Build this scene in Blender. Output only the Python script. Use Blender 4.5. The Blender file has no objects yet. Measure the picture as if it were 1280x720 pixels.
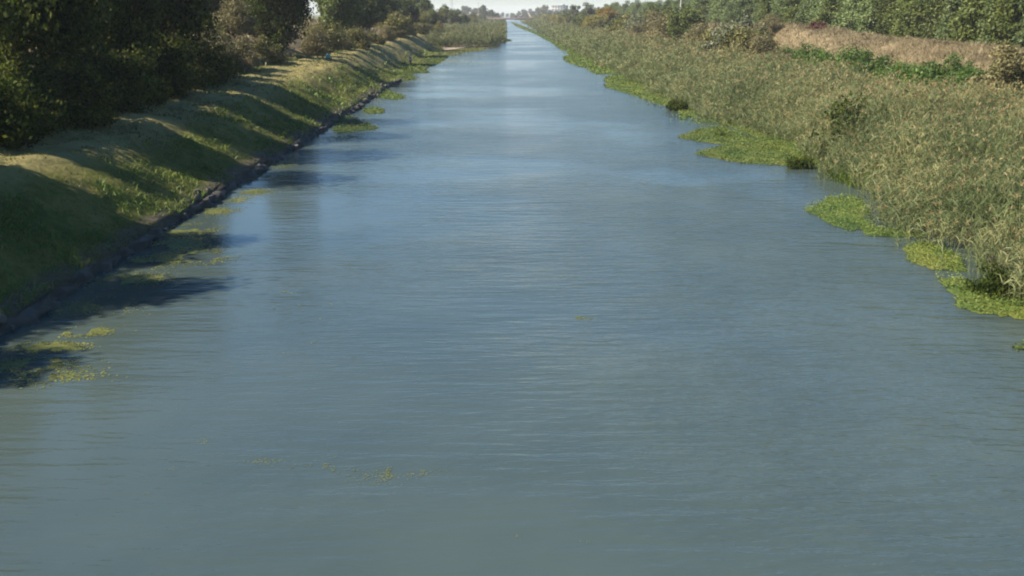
import bpy, bmesh, math, random
import numpy as np
from mathutils import Vector, Matrix

random.seed(7)
rng = np.random.default_rng(7)
SC = bpy.context.scene
COL = SC.collection
R = math.radians

# ------------------------------------------------------------------ camera
CAM_H = 8.5
PITCH = R(15.45)
F = 1244.0                      # focal length in pixels of the 1280 px frame
SP, CP = math.sin(PITCH), math.cos(PITCH)
cd = bpy.data.cameras.new('camera'); cam = bpy.data.objects.new('camera', cd); COL.objects.link(cam)
cam.location = (0, 0, CAM_H)
cam.rotation_euler = (R(90) - PITCH, 0, 0)
cd.sensor_width = 36; cd.lens = F / 1280 * 36; cd.shift_x = 8 / 1280
cd.clip_start = 0.5; cd.clip_end = 9000
SC.camera = cam

def at(px, py, z=0.0):
    """point of the horizontal plane z seen at a pixel of the 1280x720 photograph"""
    u = (px - 632) / F; v = (py - 360) / F
    dy = CP - v * SP; dz = -SP - v * CP
    k = (z - CAM_H) / dz
    return Vector((u * k, dy * k, z))

def along(px, X, z=3.0):
    """point of the vertical plane X (a line parallel to the canal) seen in a pixel column"""
    d = F * X / (px - 632)
    return Vector((X, (d - (CAM_H - z) * SP) / CP, z))

# ------------------------------------------------------------------ noise helpers
_perm = np.random.default_rng(3).random((256, 256))
def vnoise(x, y):
    x = np.asarray(x, float); y = np.asarray(y, float)
    xi = np.floor(x).astype(int); yi = np.floor(y).astype(int)
    fx = x - xi; fy = y - yi
    fx = fx * fx * (3 - 2 * fx); fy = fy * fy * (3 - 2 * fy)
    g = lambda a, b: _perm[a & 255, b & 255]
    return (g(xi, yi) * (1 - fx) + g(xi + 1, yi) * fx) * (1 - fy) + (g(xi, yi + 1) * (1 - fx) + g(xi + 1, yi + 1) * fx) * fy
def fbm(x, y, o=3):
    s = 0; a = 1; t = 0
    for k in range(o):
        s = s + a * vnoise(x * 2 ** k + 17 * k, y * 2 ** k + 31 * k); t += a; a *= .5
    return s / t
def sstep(a, b, x):
    t = np.clip((x - a) / (b - a), 0, 1); return t * t * (3 - 2 * t)

# ------------------------------------------------------------------ tagging
def tag(o, label=None, cat=None, group=None, kind=None):
    if label: o['label'] = label
    if cat: o['category'] = cat
    if group: o['group'] = group
    if kind: o['kind'] = kind
    return o
def empty(name, loc=(0, 0, 0), rz=0):
    o = bpy.data.objects.new(name, None); COL.objects.link(o)
    o.location = loc; o.rotation_euler = (0, 0, rz); o.empty_display_size = .3
    return o
def link(name, me, parent=None):
    o = bpy.data.objects.new(name, me); COL.objects.link(o)
    if parent: o.parent = parent
    return o
def np_mesh(name, V, Fq, mats, mi=None, smooth=False):
    """quads (or triangles) as one mesh"""
    V = np.ascontiguousarray(V, dtype=np.float32); Fq = np.ascontiguousarray(Fq, dtype=np.int32)
    n, k = Fq.shape
    me = bpy.data.meshes.new(name)
    me.vertices.add(len(V)); me.vertices.foreach_set('co', V.ravel())
    me.loops.add(n * k); me.loops.foreach_set('vertex_index', Fq.ravel())
    me.polygons.add(n); me.polygons.foreach_set('loop_start', np.arange(n, dtype=np.int32) * k)
    if not isinstance(mats, (list, tuple)): mats = [mats]
    for m in mats: me.materials.append(m)
    if mi is not None: me.polygons.foreach_set('material_index', np.ascontiguousarray(mi, dtype=np.int32))
    if smooth: me.polygons.foreach_set('use_smooth', np.ones(n, dtype=bool))
    me.update(calc_edges=True)
    return me
def grid_faces(nx, ny):
    i = np.arange(nx * ny).reshape(ny, nx)
    return np.stack([i[:-1, :-1], i[:-1, 1:], i[1:, 1:], i[1:, :-1]], -1).reshape(-1, 4)

# ------------------------------------------------------------------ materials
def nt_of(name):
    m = bpy.data.materials.new(name); m.use_nodes = True
    nt = m.node_tree; nt.nodes.clear()
    return m, nt, nt.nodes.new('ShaderNodeOutputMaterial')
def N(nt, t, **kw):
    n = nt.nodes.new(t)
    for k, v in kw.items():
        if k in n.inputs: n.inputs[k].default_value = v
        else: setattr(n, k, v)
    return n
def L(nt, a, b): nt.links.new(a, b)
def ramp(nt, fac, stops):
    r = nt.nodes.new('ShaderNodeValToRGB'); e = r.color_ramp.elements
    while len(e) < len(stops): e.new(.5)
    for el, (p, c) in zip(e, stops):
        el.position = p; el.color = (*c, 1) if len(c) == 3 else c
    L(nt, fac, r.inputs[0]); return r
def noise(nt, vec, scale, detail=4, rough=.55):
    n = N(nt, 'ShaderNodeTexNoise'); n.inputs['Scale'].default_value = scale
    n.inputs['Detail'].default_value = detail; n.inputs['Roughness'].default_value = rough
    if vec is not None: L(nt, vec, n.inputs['Vector'])
    return n
def leaf_mat(name, stops, transl=.3, patch=.5, rough=.55, spec=.25):
    """each leaf island takes its colour from the stops; slow patches and the plant's own random shift it"""
    m, nt, out = nt_of(name)
    geo = N(nt, 'ShaderNodeNewGeometry'); oi = N(nt, 'ShaderNodeObjectInfo'); tc = N(nt, 'ShaderNodeTexCoord')
    ns = noise(nt, tc.outputs['Object'], patch, 2)
    a = N(nt, 'ShaderNodeMath', operation='MULTIPLY_ADD'); L(nt, geo.outputs['Random Per Island'], a.inputs[0]); a.inputs[1].default_value = .55
    b = N(nt, 'ShaderNodeMath', operation='MULTIPLY_ADD'); L(nt, ns.outputs['Fac'], b.inputs[0]); b.inputs[1].default_value = 1.5; b.inputs[2].default_value = -.55
    L(nt, b.outputs[0], a.inputs[2])
    cr = ramp(nt, a.outputs[0], stops)
    hs = N(nt, 'ShaderNodeHueSaturation')
    mr = N(nt, 'ShaderNodeMapRange'); L(nt, oi.outputs['Random'], mr.inputs[0]); mr.inputs[3].default_value = .78; mr.inputs[4].default_value = 1.22
    L(nt, mr.outputs[0], hs.inputs['Value']); L(nt, cr.outputs[0], hs.inputs['Color'])
    p = N(nt, 'ShaderNodeBsdfPrincipled'); p.inputs['Roughness'].default_value = rough; p.inputs['Specular IOR Level'].default_value = spec
    L(nt, hs.outputs[0], p.inputs['Base Color'])
    t = N(nt, 'ShaderNodeBsdfTranslucent'); L(nt, hs.outputs[0], t.inputs['Color'])
    mx = N(nt, 'ShaderNodeMixShader'); mx.inputs[0].default_value = transl
    L(nt, p.outputs[0], mx.inputs[1]); L(nt, t.outputs[0], mx.inputs[2]); L(nt, mx.outputs[0], out.inputs[0])
    return m
def solid(name, col, rough=.7, var=.25, scale=3.0, bump=0.0, metallic=0.0):
    m, nt, out = nt_of(name)
    tc = N(nt, 'ShaderNodeTexCoord'); ns = noise(nt, tc.outputs['Object'], scale, 5)
    c = ramp(nt, ns.outputs['Fac'], [(.25, tuple(x * (1 - var) for x in col)), (.75, tuple(min(1, x * (1 + var)) for x in col))])
    p = N(nt, 'ShaderNodeBsdfPrincipled'); p.inputs['Roughness'].default_value = rough; p.inputs['Metallic'].default_value = metallic
    L(nt, c.outputs[0], p.inputs['Base Color'])
    if bump:
        bp = N(nt, 'ShaderNodeBump'); bp.inputs['Strength'].default_value = bump; L(nt, ns.outputs['Fac'], bp.inputs['Height']); L(nt, bp.outputs[0], p.inputs['Normal'])
    L(nt, p.outputs[0], out.inputs[0])
    return m

M = {}
M['bark'] = solid('bark', (.09, .07, .05), .9, .4, 6, .5)
M['pale_bark'] = solid('pale_bark', (.2, .18, .15), .9, .4, 6, .4)
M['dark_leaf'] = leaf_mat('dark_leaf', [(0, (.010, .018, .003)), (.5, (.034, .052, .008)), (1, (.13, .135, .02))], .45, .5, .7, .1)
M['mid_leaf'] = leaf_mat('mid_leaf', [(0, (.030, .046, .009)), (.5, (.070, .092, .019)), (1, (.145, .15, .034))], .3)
M['wood_leaf'] = leaf_mat('wood_leaf', [(0, (.042, .066, .020)), (.5, (.095, .130, .040)), (1, (.18, .20, .075))], .28)
M['silver_leaf'] = leaf_mat('silver_leaf', [(0, (.055, .064, .03)), (.5, (.095, .105, .05)), (1, (.17, .178, .11))], .25)
M['olive_leaf'] = leaf_mat('olive_leaf', [(0, (.060, .060, .015)), (.5, (.125, .118, .030)), (1, (.22, .19, .06))], .28)
M['yellow_leaf'] = leaf_mat('yellow_leaf', [(0, (.10, .095, .018)), (.5, (.19, .165, .035)), (1, (.30, .25, .06))], .3)
M['orange_leaf'] = leaf_mat('orange_leaf', [(0, (.09, .06, .012)), (.5, (.19, .125, .022)), (1, (.29, .19, .03))], .3)
M['brown_leaf'] = leaf_mat('brown_leaf', [(0, (.055, .056, .018)), (.45, (.125, .108, .044)), (1, (.24, .19, .09))], .2)
M['red_leaf'] = leaf_mat('red_leaf', [(0, (.07, .025, .02)), (.5, (.12, .045, .03)), (1, (.17, .09, .05))], .2)
M['bramble_leaf'] = leaf_mat('bramble_leaf', [(0, (.030, .060, .008)), (.5, (.060, .105, .016)), (1, (.12, .16, .03))], .3)
M['far_leaf'] = leaf_mat('far_leaf', [(0, (.04, .05, .025)), (.5, (.07, .08, .035)), (1, (.11, .115, .05))], .25)
M['reed_leaf'] = leaf_mat('reed_leaf', [(0, (.044, .060, .020)), (.4, (.090, .112, .042)), (.75, (.165, .172, .072)), (1, (.27, .235, .10))], .35, .25)
M['reed_leaf'].node_tree.nodes['Noise Texture'].inputs['Scale'].default_value = .22
M['reed_plume'] = leaf_mat('reed_plume', [(0, (.14, .10, .042)), (.5, (.22, .165, .075)), (1, (.32, .26, .14))], .25, .3)
M['weed_leaf'] = leaf_mat('weed_leaf', [(0, (.036, .062, .012)), (.5, (.080, .115, .022)), (1, (.18, .175, .036))], .25, .5)
M['algae'] = leaf_mat('algae', [(0, (.05, .058, .014)), (.5, (.10, .108, .026)), (1, (.17, .165, .04))], .1, .9)
M['sedge_leaf'] = leaf_mat('sedge_leaf', [(0, (.045, .080, .010)), (.5, (.080, .12, .018)), (1, (.15, .165, .035))], .28, .5)
M['grass_blade'] = leaf_mat('grass_blade', [(0, (.034, .048, .008)), (.5, (.070, .080, .016)), (1, (.15, .13, .04))], .25, .35)
M['dry_blade'] = leaf_mat('dry_blade', [(0, (.085, .066, .034)), (.5, (.17, .135, .070)), (1, (.31, .25, .14))], .2, .25)

# ------------------------------------------------------------------ terrain
RX = [(0, 14.2), (30, 14.9), (36, 16.6), (39.5, 16.4), (48, 17.6), (58, 18.4), (70, 18.6), (88, 16.4), (109, 16.4), (143, 16.0), (190, 15.6), (320, 15.6), (600, 15), (1000, 15), (6000, 15)]
def reed_front(y): return np.interp(y, [a for a, b in RX], [b for a, b in RX])
LX = [(-100, 0), (254, 0), (268, 10), (280, 12.2), (400, 13), (950, 13), (1050, 8), (6000, 6)]      # how far the left bank's reeds push out
def left_push(y): return np.interp(y, [a for a, b in LX], [b for a, b in LX])

def ground_z(x, y):
    x = np.asarray(x, float); y = np.asarray(y, float)
    wob = (fbm(y * .05, y * 0 + 2.3) - .5) * 1.2
    # left bank
    toe = 2.6 * sstep(112, 152, y); xl = -x - toe + wob * sstep(14, 17, -x) * .8
    rise = sstep(0, 1, np.clip((xl - 13.9) / 5.2, 0, 1))
    lin = np.clip((xl - 13.9) / 5.2, 0, 1)
    prof = .55 * lin + .45 * rise
    top = 2.25 + .7 * sstep(60, 160, y)
    zl = .35 - .27 * sstep(108, 140, y) + prof * top + .45 * sstep(18, 24, xl)
    zl = zl + 3.4 * sstep(23.5, 33, -x) - 4.8 * sstep(40, 52, -x)
    zl = zl + ((fbm(x * .9, y * .55) - .5) * .42 + (fbm(x * 2.3 + 3, y * 1.6) - .5) * .24) * sstep(14.0, 15.5, xl) + (fbm(x * .3 + 9, y * .16) - .5) * .9 * sstep(24, 30, xl)
    zl = zl + (fbm(x * .06, y * .17 + 4) - .5) * .9 * sstep(14.3, 16.5, xl) * (1 - sstep(24, 28, xl))
    lp = left_push(y)
    tl = -x + lp * 0
    zl = np.where(tl < 13.85, np.where(lp > 0, -.9 + 1.0 * sstep(13.2 - lp - .6, 13.2 - lp + .8, -x), -1.2), zl)
    # right bank
    rf = reed_front(y)
    zc = np.interp(y, [0, 60, 98, 135, 165, 240, 6000], [3.4, 3.6, 4.2, 5.0, 5.4, 5.2, 5.0])
    zr = -1.0 + .95 * sstep(-3.5, .3, x - rf) + .22 * sstep(0, 3, x - rf) + .8 * sstep(18, 32, x) + .6 * sstep(30, 40, x)
    zr = zr + (zc - 1.4) * sstep(40.5, 50, x) - (zc - 1.4) * sstep(54, 62, x)
    zr = zr + (fbm(x * .22 + 4, y * .12 + 7) - .5) * 1.1 * sstep(41, 47, x) * (1 - sstep(56, 64, x)) + (fbm(x * .5, y * .4) - .5) * .25 * sstep(17, 22, x)
    zr = zr + 1.3 * np.exp(-((x - 48) / 3.2) ** 2 - ((y - 178) / 10) ** 2)
    z = np.where(x < 0, zl, zr)
    mid = (x > -13.85 + 0) & (x < 0) & (left_push(y) <= 0)
    z = np.where(mid, -1.2, z)
    far = sstep(60, 75, np.abs(x)) * (fbm(x * .01, y * .01) - .5) * 1.2
    return z + far
xs = np.concatenate([-np.geomspace(4200, 60, 26), np.arange(-58, -26, .8), np.arange(-26, -13.6, .28), [-13.5, -12.5, -10, -8, -6, -4, -2, -1, 0, 3, 6, 9, 11],
                     np.arange(12, 22, .4), np.arange(22, 64, .8), np.geomspace(65, 4200, 26)])
ys = np.concatenate([np.arange(-60, 8, 4), np.arange(8, 130, .45), np.arange(130, 320, 1.6), np.geomspace(322, 4600, 90)])
X, Y = np.meshgrid(xs, ys); Z = ground_z(X, Y)
Vg = np.stack([X, Y, Z], -1).reshape(-1, 3)

def ground_mat():
    m, nt, out = nt_of('meadow_ground')
    tc = N(nt, 'ShaderNodeTexCoord'); P = tc.outputs['Object']
    sx = N(nt, 'ShaderNodeSeparateXYZ'); L(nt, P, sx.inputs[0])
    n1 = noise(nt, P, .35, 4); n2 = noise(nt, P, 2.6, 6, .7); n3 = noise(nt, P, .09, 3)
    add = N(nt, 'ShaderNodeMath', operation='MULTIPLY_ADD'); L(nt, n2.outputs['Fac'], add.inputs[0]); add.inputs[1].default_value = .55
    ms = N(nt, 'ShaderNodeMath', operation='MULTIPLY_ADD'); L(nt, n1.outputs['Fac'], ms.inputs[0]); ms.inputs[1].default_value = .8; ms.inputs[2].default_value = -.18
    L(nt, ms.outputs[0], add.inputs[2])
    green = ramp(nt, add.outputs[0], [(.25, (.022, .034, .006)), (.45, (.052, .066, .011)), (.58, (.105, .10, .024)), (.72, (.17, .135, .055))])
    tan = ramp(nt, add.outputs[0], [(.2, (.085, .064, .036)), (.5, (.15, .114, .064)), (.8, (.25, .195, .11))])
    mudc = ramp(nt, n2.outputs['Fac'], [(.3, (.045, .038, .026)), (.7, (.10, .085, .055))])
    dry = ramp(nt, add.outputs[0], [(.25, (.10, .085, .03)), (.5, (.17, .145, .055)), (.8, (.25, .20, .09))])
    def between(a, b, c, d, wob=1.2):
        w = N(nt, 'ShaderNodeMath', operation='MULTIPLY_ADD'); L(nt, n1.outputs['Fac'], w.inputs[0]); w.inputs[1].default_value = wob * 2
        sh = N(nt, 'ShaderNodeMath', operation='SUBTRACT'); L(nt, sx.outputs['X'], sh.inputs[0]); sh.inputs[1].default_value = wob; L(nt, sh.outputs[0], w.inputs[2])
        m1 = N(nt, 'ShaderNodeMapRange', interpolation_type='SMOOTHSTEP'); L(nt, w.outputs[0], m1.inputs[0]); m1.inputs[1].default_value = a; m1.inputs[2].default_value = b
        m2 = N(nt, 'ShaderNodeMapRange', interpolation_type='SMOOTHSTEP'); L(nt, w.outputs[0], m2.inputs[0]); m2.inputs[1].default_value = c; m2.inputs[2].default_value = d; m2.inputs[3].default_value = 1; m2.inputs[4].default_value = 0
        mm = N(nt, 'ShaderNodeMath', operation='MULTIPLY'); L(nt, m1.outputs[0], mm.inputs[0]); L(nt, m2.outputs[0], mm.inputs[1]); return mm.outputs[0]
    def mix(f, a, b):
        x = N(nt, 'ShaderNodeMix', data_type='RGBA'); L(nt, f, x.inputs['Factor']); L(nt, a, x.inputs['A']); L(nt, b, x.inputs['B']); return x.outputs['Result']
    c = green.outputs[0]
    c = mix(between(-24.5, -23, -19.2, -16.8), c, dry.outputs[0])          # sun bleached terrace on the bank top
    c = mix(between(-44, -42, -26.5, -24.5), c, tan.outputs[0])            # dry dike slope left
    c = mix(between(-14.8, -14.3, 19, 22, .3), c, mudc.outputs[0])         # wet mud at the water's edge and under the reeds
    c = mix(between(39, 42, 57, 60), c, tan.outputs[0])                    # dry dike right
    p = N(nt, 'ShaderNodeBsdfPrincipled'); p.inputs['Roughness'].default_value = .95; p.inputs['Specular IOR Level'].default_value = .1
    L(nt, c, p.inputs['Base Color'])
    bp = N(nt, 'ShaderNodeBump'); bp.inputs['Strength'].default_value = .9; bp.inputs['Distance'].default_value = .2; L(nt, n2.outputs['Fac'], bp.inputs['Height']); L(nt, bp.outputs[0], p.inputs['Normal'])
    L(nt, p.outputs[0], out.inputs[0])
    return m
g = link('ground', np_mesh('ground', Vg, grid_faces(len(xs), len(ys)), ground_mat(), smooth=True)); tag(g, kind='structure')

def gz(x, y): return float(ground_z(np.array([x]), np.array([y]))[0])
def on_ground(v, sink=0.05): return Vector((v[0], v[1], gz(v[0], v[1]) - sink))

# pale sandy spit at the far end of the mown bank
a = [at(x, y, .12) for x, y in [(552, 58), (566, 53), (590, 50), (612, 51), (612, 57), (590, 58), (572, 61), (556, 63)]]
bm = bmesh.new(); bm.faces.new([bm.verts.new((v.x, v.y, .16)) for v in a][::-1])
r_ = bmesh.ops.extrude_face_region(bm, geom=bm.faces[:]); bmesh.ops.translate(bm, vec=(0, 0, -.6), verts=[v for v in r_['geom'] if isinstance(v, bmesh.types.BMVert)])
bmesh.ops.recalc_face_normals(bm, faces=bm.faces[:])
me = bpy.data.meshes.new('sand_spit'); bm.to_mesh(me); bm.free(); me.materials.append(solid('wet_sand', (.22, .165, .11), .95, .25, .8, .3))
sp_ = link('sandy_shore', me); tag(sp_, kind='structure')

# ------------------------------------------------------------------ water
def water_mat():
    m, nt, out = nt_of('canal_water')
    tc = N(nt, 'ShaderNodeTexCoord'); P = tc.outputs['Object']
    def mapped(sx_, sy_, rot=0):
        mp = N(nt, 'ShaderNodeMapping'); mp.inputs['Scale'].default_value = (sx_, sy_, 1); mp.inputs['Rotation'].default_value = (0, 0, rot); L(nt, P, mp.inputs['Vector']); return mp.outputs[0]
    w1 = noise(nt, mapped(.55, 2.6, .10), 1.0, 3, .5)       # wind ripples, crests across the canal
    w2 = noise(nt, mapped(1.8, 6.0, -.16), 1.0, 3, .6)
    w3 = noise(nt, mapped(.16, .5, .25), 1.0, 2, .5)
    gust = noise(nt, mapped(.045, .04, .2), 1.0, 3, .55)    # gusts and calm lanes
    gr = N(nt, 'ShaderNodeMapRange', interpolation_type='SMOOTHSTEP'); L(nt, gust.outputs['Fac'], gr.inputs[0]); gr.inputs[1].default_value = .38; gr.inputs[2].default_value = .62; gr.inputs[3].default_value = .25; gr.inputs[4].default_value = 1.1
    # sheltered strip beside the left bank
    sx = N(nt, 'ShaderNodeSeparateXYZ'); L(nt, P, sx.inputs[0])
    sh = N(nt, 'ShaderNodeMapRange', interpolation_type='SMOOTHSTEP'); L(nt, sx.outputs['X'], sh.inputs[0]); sh.inputs[1].default_value = -12; sh.inputs[2].default_value = 3; sh.inputs[3].default_value = .22; sh.inputs[4].default_value = 1
    st = N(nt, 'ShaderNodeMath', operation='MULTIPLY'); L(nt, gr.outputs[0], st.inputs[0]); L(nt, sh.outputs[0], st.inputs[1])
    a1 = N(nt, 'ShaderNodeMath', operation='MULTIPLY_ADD'); L(nt, w2.outputs['Fac'], a1.inputs[0]); a1.inputs[1].default_value = .35; L(nt, w1.outputs['Fac'], a1.inputs[2])
    a2 = N(nt, 'ShaderNodeMath', operation='MULTIPLY_ADD'); L(nt, w3.outputs['Fac'], a2.inputs[0]); a2.inputs[1].default_value = 1.2; L(nt, a1.outputs[0], a2.inputs[2])
    hm = N(nt, 'ShaderNodeMath', operation='MULTIPLY'); L(nt, a2.outputs[0], hm.inputs[0]); L(nt, st.outputs[0], hm.inputs[1])
    bp = N(nt, 'ShaderNodeBump'); bp.inputs['Strength'].default_value = 1.0; bp.inputs['Distance'].default_value = .13; L(nt, hm.outputs[0], bp.inputs['Height'])
    p = N(nt, 'ShaderNodeBsdfPrincipled'); p.inputs['IOR'].default_value = 1.333
    mur = noise(nt, mapped(.12, .12), 1.0, 3)
    c = ramp(nt, mur.outputs['Fac'], [(.3, (.034, .049, .047)), (.7, (.048, .064, .057))])
    L(nt, c.outputs[0], p.inputs['Base Color'])
    rr = N(nt, 'ShaderNodeMapRange'); L(nt, st.outputs[0], rr.inputs[0]); rr.inputs[3].default_value = .07; rr.inputs[4].default_value = .17
    L(nt, rr.outputs[0], p.inputs['Roughness'])
    L(nt, bp.outputs[0], p.inputs['Normal']); L(nt, p.outputs[0], out.inputs[0])
    return m
wx = np.array([-14.6, -7, 0, 7, 14, 22.0]); wy = np.concatenate([np.arange(-60, 400, 20), np.geomspace(420, 4590, 20)])
WX, WY = np.meshgrid(wx, wy)
w = link('water', np_mesh('water', np.stack([WX, WY, WX * 0], -1).reshape(-1, 3), grid_faces(len(wx), len(wy)), water_mat())); tag(w, kind='structure')

# ------------------------------------------------------------------ leaf clouds and blades
def unit(v): return v / np.maximum(np.linalg.norm(v, axis=-1, keepdims=True), 1e-9)
def rand_dir(n): return unit(rng.normal(size=(n, 3)))
def leaves(c, nrm, size, aspect=.55):
    """one rhombic leaf per centre -> verts, quads"""
    n = len(c); t = unit(np.cross(nrm, rand_dir(n))); b = np.cross(nrm, t)
    s = np.asarray(size).reshape(-1, 1) * np.ones((n, 1))
    V = np.stack([c - t * s, c - b * s * aspect, c + t * s, c + b * s * aspect], 1).reshape(-1, 3)
    return V, np.arange(n * 4).reshape(n, 4)
def blades(base, dirs, length, width, droop):
    """bent two-quad blades: base points, start directions"""
    n = len(base); length = np.asarray(length).reshape(-1, 1) * np.ones((n, 1)); width = np.asarray(width).reshape(-1, 1) * np.ones((n, 1))
    side = unit(np.cross(dirs, rand_dir(n)))
    d2 = unit(dirs + np.array([0, 0, -1.0]) * np.asarray(droop).reshape(-1, 1))
    p1 = base + dirs * length * .5; p2 = p1 + d2 * length * .5
    V = np.stack([base - side * width * .4, base + side * width * .4, p1 + side * width * .5, p1 - side * width * .5, p2 + side * width * .08, p2 - side * width * .08], 1).reshape(-1, 3)
    i = (np.arange(n) * 6)[:, None]
    return V, np.concatenate([i + np.array([[0, 1, 2, 3]]), i + np.array([[3, 2, 4, 5]])], 1).reshape(-1, 4)
class Acc:
    def __init__(s): s.v = []; s.f = []; s.m = []; s.n = 0
    def add(s, V, Fq, mi=0):
        s.v.append(V); s.f.append(Fq + s.n); s.m.append(np.full(len(Fq), mi)); s.n += len(V)
    def mesh(s, name, mats, smooth=False): return np_mesh(name, np.concatenate(s.v), np.concatenate(s.f), mats, np.concatenate(s.m), smooth)
def tube(pts, rad, seg=7):
    pts = np.asarray(pts, float); n = len(pts); V = []
    for i in range(n):
        d = pts[min(i + 1, n - 1)] - pts[max(i - 1, 0)]; d /= np.linalg.norm(d)
        u = np.cross(d, [0.31, .95, .1] if abs(d[2]) > .5 else [0, 0, 1]); u /= np.linalg.norm(u); w_ = np.cross(d, u)
        a = np.arange(seg) * 2 * math.pi / seg
        V.append(pts[i] + rad[i] * (np.cos(a)[:, None] * u + np.sin(a)[:, None] * w_))
    V = np.concatenate(V); f = []
    for i in range(n - 1):
        for k in range(seg):
            k2 = (k + 1) % seg; f.append([i * seg + k, i * seg + k2, (i + 1) * seg + k2, (i + 1) * seg + k])
    return V, np.array(f)

def tree_meshes(name, H, Rad, base, leaf, nleaf, mat, bark='bark', shape='round', lobes=40, lobe_r=.3, top_w=1.0):
    """crown between base*H and H made of leafy lobes; trunk with limbs that run into the lobes"""
    cz = H * (base + 1) / 2; hz = H * (1 - base) / 2
    d = rand_dir(lobes); rr = rng.uniform(.35, .92, lobes)
    if shape == 'bush':
        d[:, 2] = np.abs(d[:, 2]); cz = H * base; hz = H * (1 - base)
    C = d * rr[:, None] * np.array([Rad, Rad, hz]); C[:, 2] += cz
    t = (C[:, 2] - H * base) / max(H * (1 - base), .01)
    if shape == 'poplar': C[:, :2] *= (1.05 - .75 * t)[:, None]
    elif shape == 'round': C[:, :2] *= (1 + (top_w - 1) * t)[:, None]
    lr = Rad * lobe_r * rng.uniform(.65, 1.3, lobes)
    per = nleaf // lobes; a = Acc()
    for i in range(lobes):
        dd = rand_dir(per); q = rng.uniform(.25, 1, per) ** .6
        p = C[i] + dd * (q * lr[i])[:, None] * np.array([1.15, 1.15, .85])
        p += rng.normal(size=(per, 3)) * leaf * .8
        nn = unit(dd * .7 + rand_dir(per) + np.array([0, 0, .35]))
        keep = p[:, 2] > .05
        V, Fq = leaves(p[keep], nn[keep], leaf * rng.uniform(.6, 1.3, keep.sum()))
        a.add(V, Fq)
    # loose sprigs that break the outline
    k = nleaf // 10; dd = rand_dir(k); dd[:, 2] = np.abs(dd[:, 2]) if shape == 'bush' else dd[:, 2]
    j = rng.integers(0, lobes, k); p = C[j] + rand_dir(k) * (lr[j] * rng.uniform(1.0, 1.35, k))[:, None]; p = p[p[:, 2] > .05]
    V, Fq = leaves(p, rand_dir(len(p)), leaf * .8); a.add(V, Fq)
    crown = a.mesh(name + '_crown', M[mat])
    b = Acc(); top = np.array([rng.normal() * .05 * H, rng.normal() * .05 * H, H * .82]); tr = max(.05, H * .019)
    if shape == 'bush':
        for i in range(min(7, lobes)):
            e = C[i]; m_ = e * .5 + np.array([0, 0, .1 * H]); V, Fq = tube([np.array([e[0] * .05, e[1] * .05, -.15]), m_, e], [tr, tr * .7, tr * .25], 5); b.add(V, Fq)
    else:
        pts = [np.array([0, 0, -.3])] + [top * s_ + np.array([rng.normal() * .012 * H, rng.normal() * .012 * H, 0]) for s_ in (.2, .45, .7, 1)]
        V, Fq = tube(pts, [tr * 1.35, tr, tr * .8, tr * .55, tr * .15], 8); b.add(V, Fq)
        for i in range(min(12, lobes)):
            s_ = rng.uniform(.25, .75); st = top * s_; e = C[i]
            if e[2] < st[2]: st = top * .2
            V, Fq = tube([st, (st + e) / 2 + np.array([0, 0, .03 * H]), e], [tr * .5, tr * .3, tr * .08], 5); b.add(V, Fq)
    trunk = b.mesh(name + '_trunk', M[bark], True)
    return crown, trunk
def put(name, meshes, loc, label, cat, group=None, scale=1.0, rz=None, sz=None, sink=.1):
    o = empty(name, on_ground(loc, sink), rng.uniform(0, 6.28) if rz is None else rz)
    s = scale; o.scale = (s, s, sz if sz else s)
    c = link('crown', meshes[0], o); t = link('trunk' if cat == 'tree' else 'stems', meshes[1], o)
    tag(o, label, cat, group); return o

T = {}
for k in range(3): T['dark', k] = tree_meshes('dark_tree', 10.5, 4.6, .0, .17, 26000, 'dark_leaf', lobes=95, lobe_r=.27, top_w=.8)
for k in range(3): T['mid', k] = tree_meshes('mid_tree', 9, 3.8, .10, .26, 9000, 'mid_leaf', lobes=46, lobe_r=.3)
for k in range(4): T['wood', k] = tree_meshes('wood_tree', 13 - (k == 2) * 1.5, 3.5, .06, .2, 17000, ('wood_leaf', 'wood_leaf', 'mid_leaf', 'wood_leaf')[k], shape='round', lobes=(60, 48, 70, 40)[k], lobe_r=(.32, .36, .28, .3)[k], top_w=(.7, .5, .85, .6)[k])
for k in range(2): T['silver', k] = tree_meshes('silver_tree', 12, 3.6, .1, .36, 6000, 'silver_leaf', lobes=44, lobe_r=.32)
for k in range(3): T['olive', k] = tree_meshes('olive_shrub', 5, 3.2, .05, .17, 7000, 'olive_leaf', shape='bush', lobes=36, lobe_r=.32)
for k in range(2): T['willow', k] = tree_meshes('yellow_willow', 7.6, 4.2, .04, .3, 7000, 'yellow_leaf', lobes=44, lobe_r=.3)
T['orange', 0] = tree_meshes('orange_tree', 9, 4.0, .15, .32, 5000, 'orange_leaf', lobes=40, lobe_r=.32)
for k in range(3): T['brown', k] = tree_meshes('brown_shrub', 4, 2.6, .03, .085, 15000, 'brown_leaf', shape='bush', lobes=34, lobe_r=.32)
T['silvershrub', 0] = tree_meshes('silver_shrub', 5, 3.3, .03, .17, 8000, 'silver_leaf', shape='bush', lobes=38, lobe_r=.3)
T['red', 0] = tree_meshes('red_shrub', 2.4, 1.9, .03, .16, 2500, 'red_leaf', shape='bush', lobes=22, lobe_r=.32)
for k in range(3): T['bramble', k] = tree_meshes('bramble', 3.8, 3.3, .02, .13, 8000, 'bramble_leaf', shape='bush', lobes=40, lobe_r=.3)
for k in range(2): T['thicket', k] = tree_meshes('dark_thicket', 4.2, 3.2, .02, .13, 9000, 'dark_leaf', shape='bush', lobes=44, lobe_r=.28)
for k in range(2): T['marsh', k] = tree_meshes('marsh_bush', 1.4, 1.15, .02, .07, 4500, 'dark_leaf', shape='bush', lobes=26, lobe_r=.34)
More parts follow.
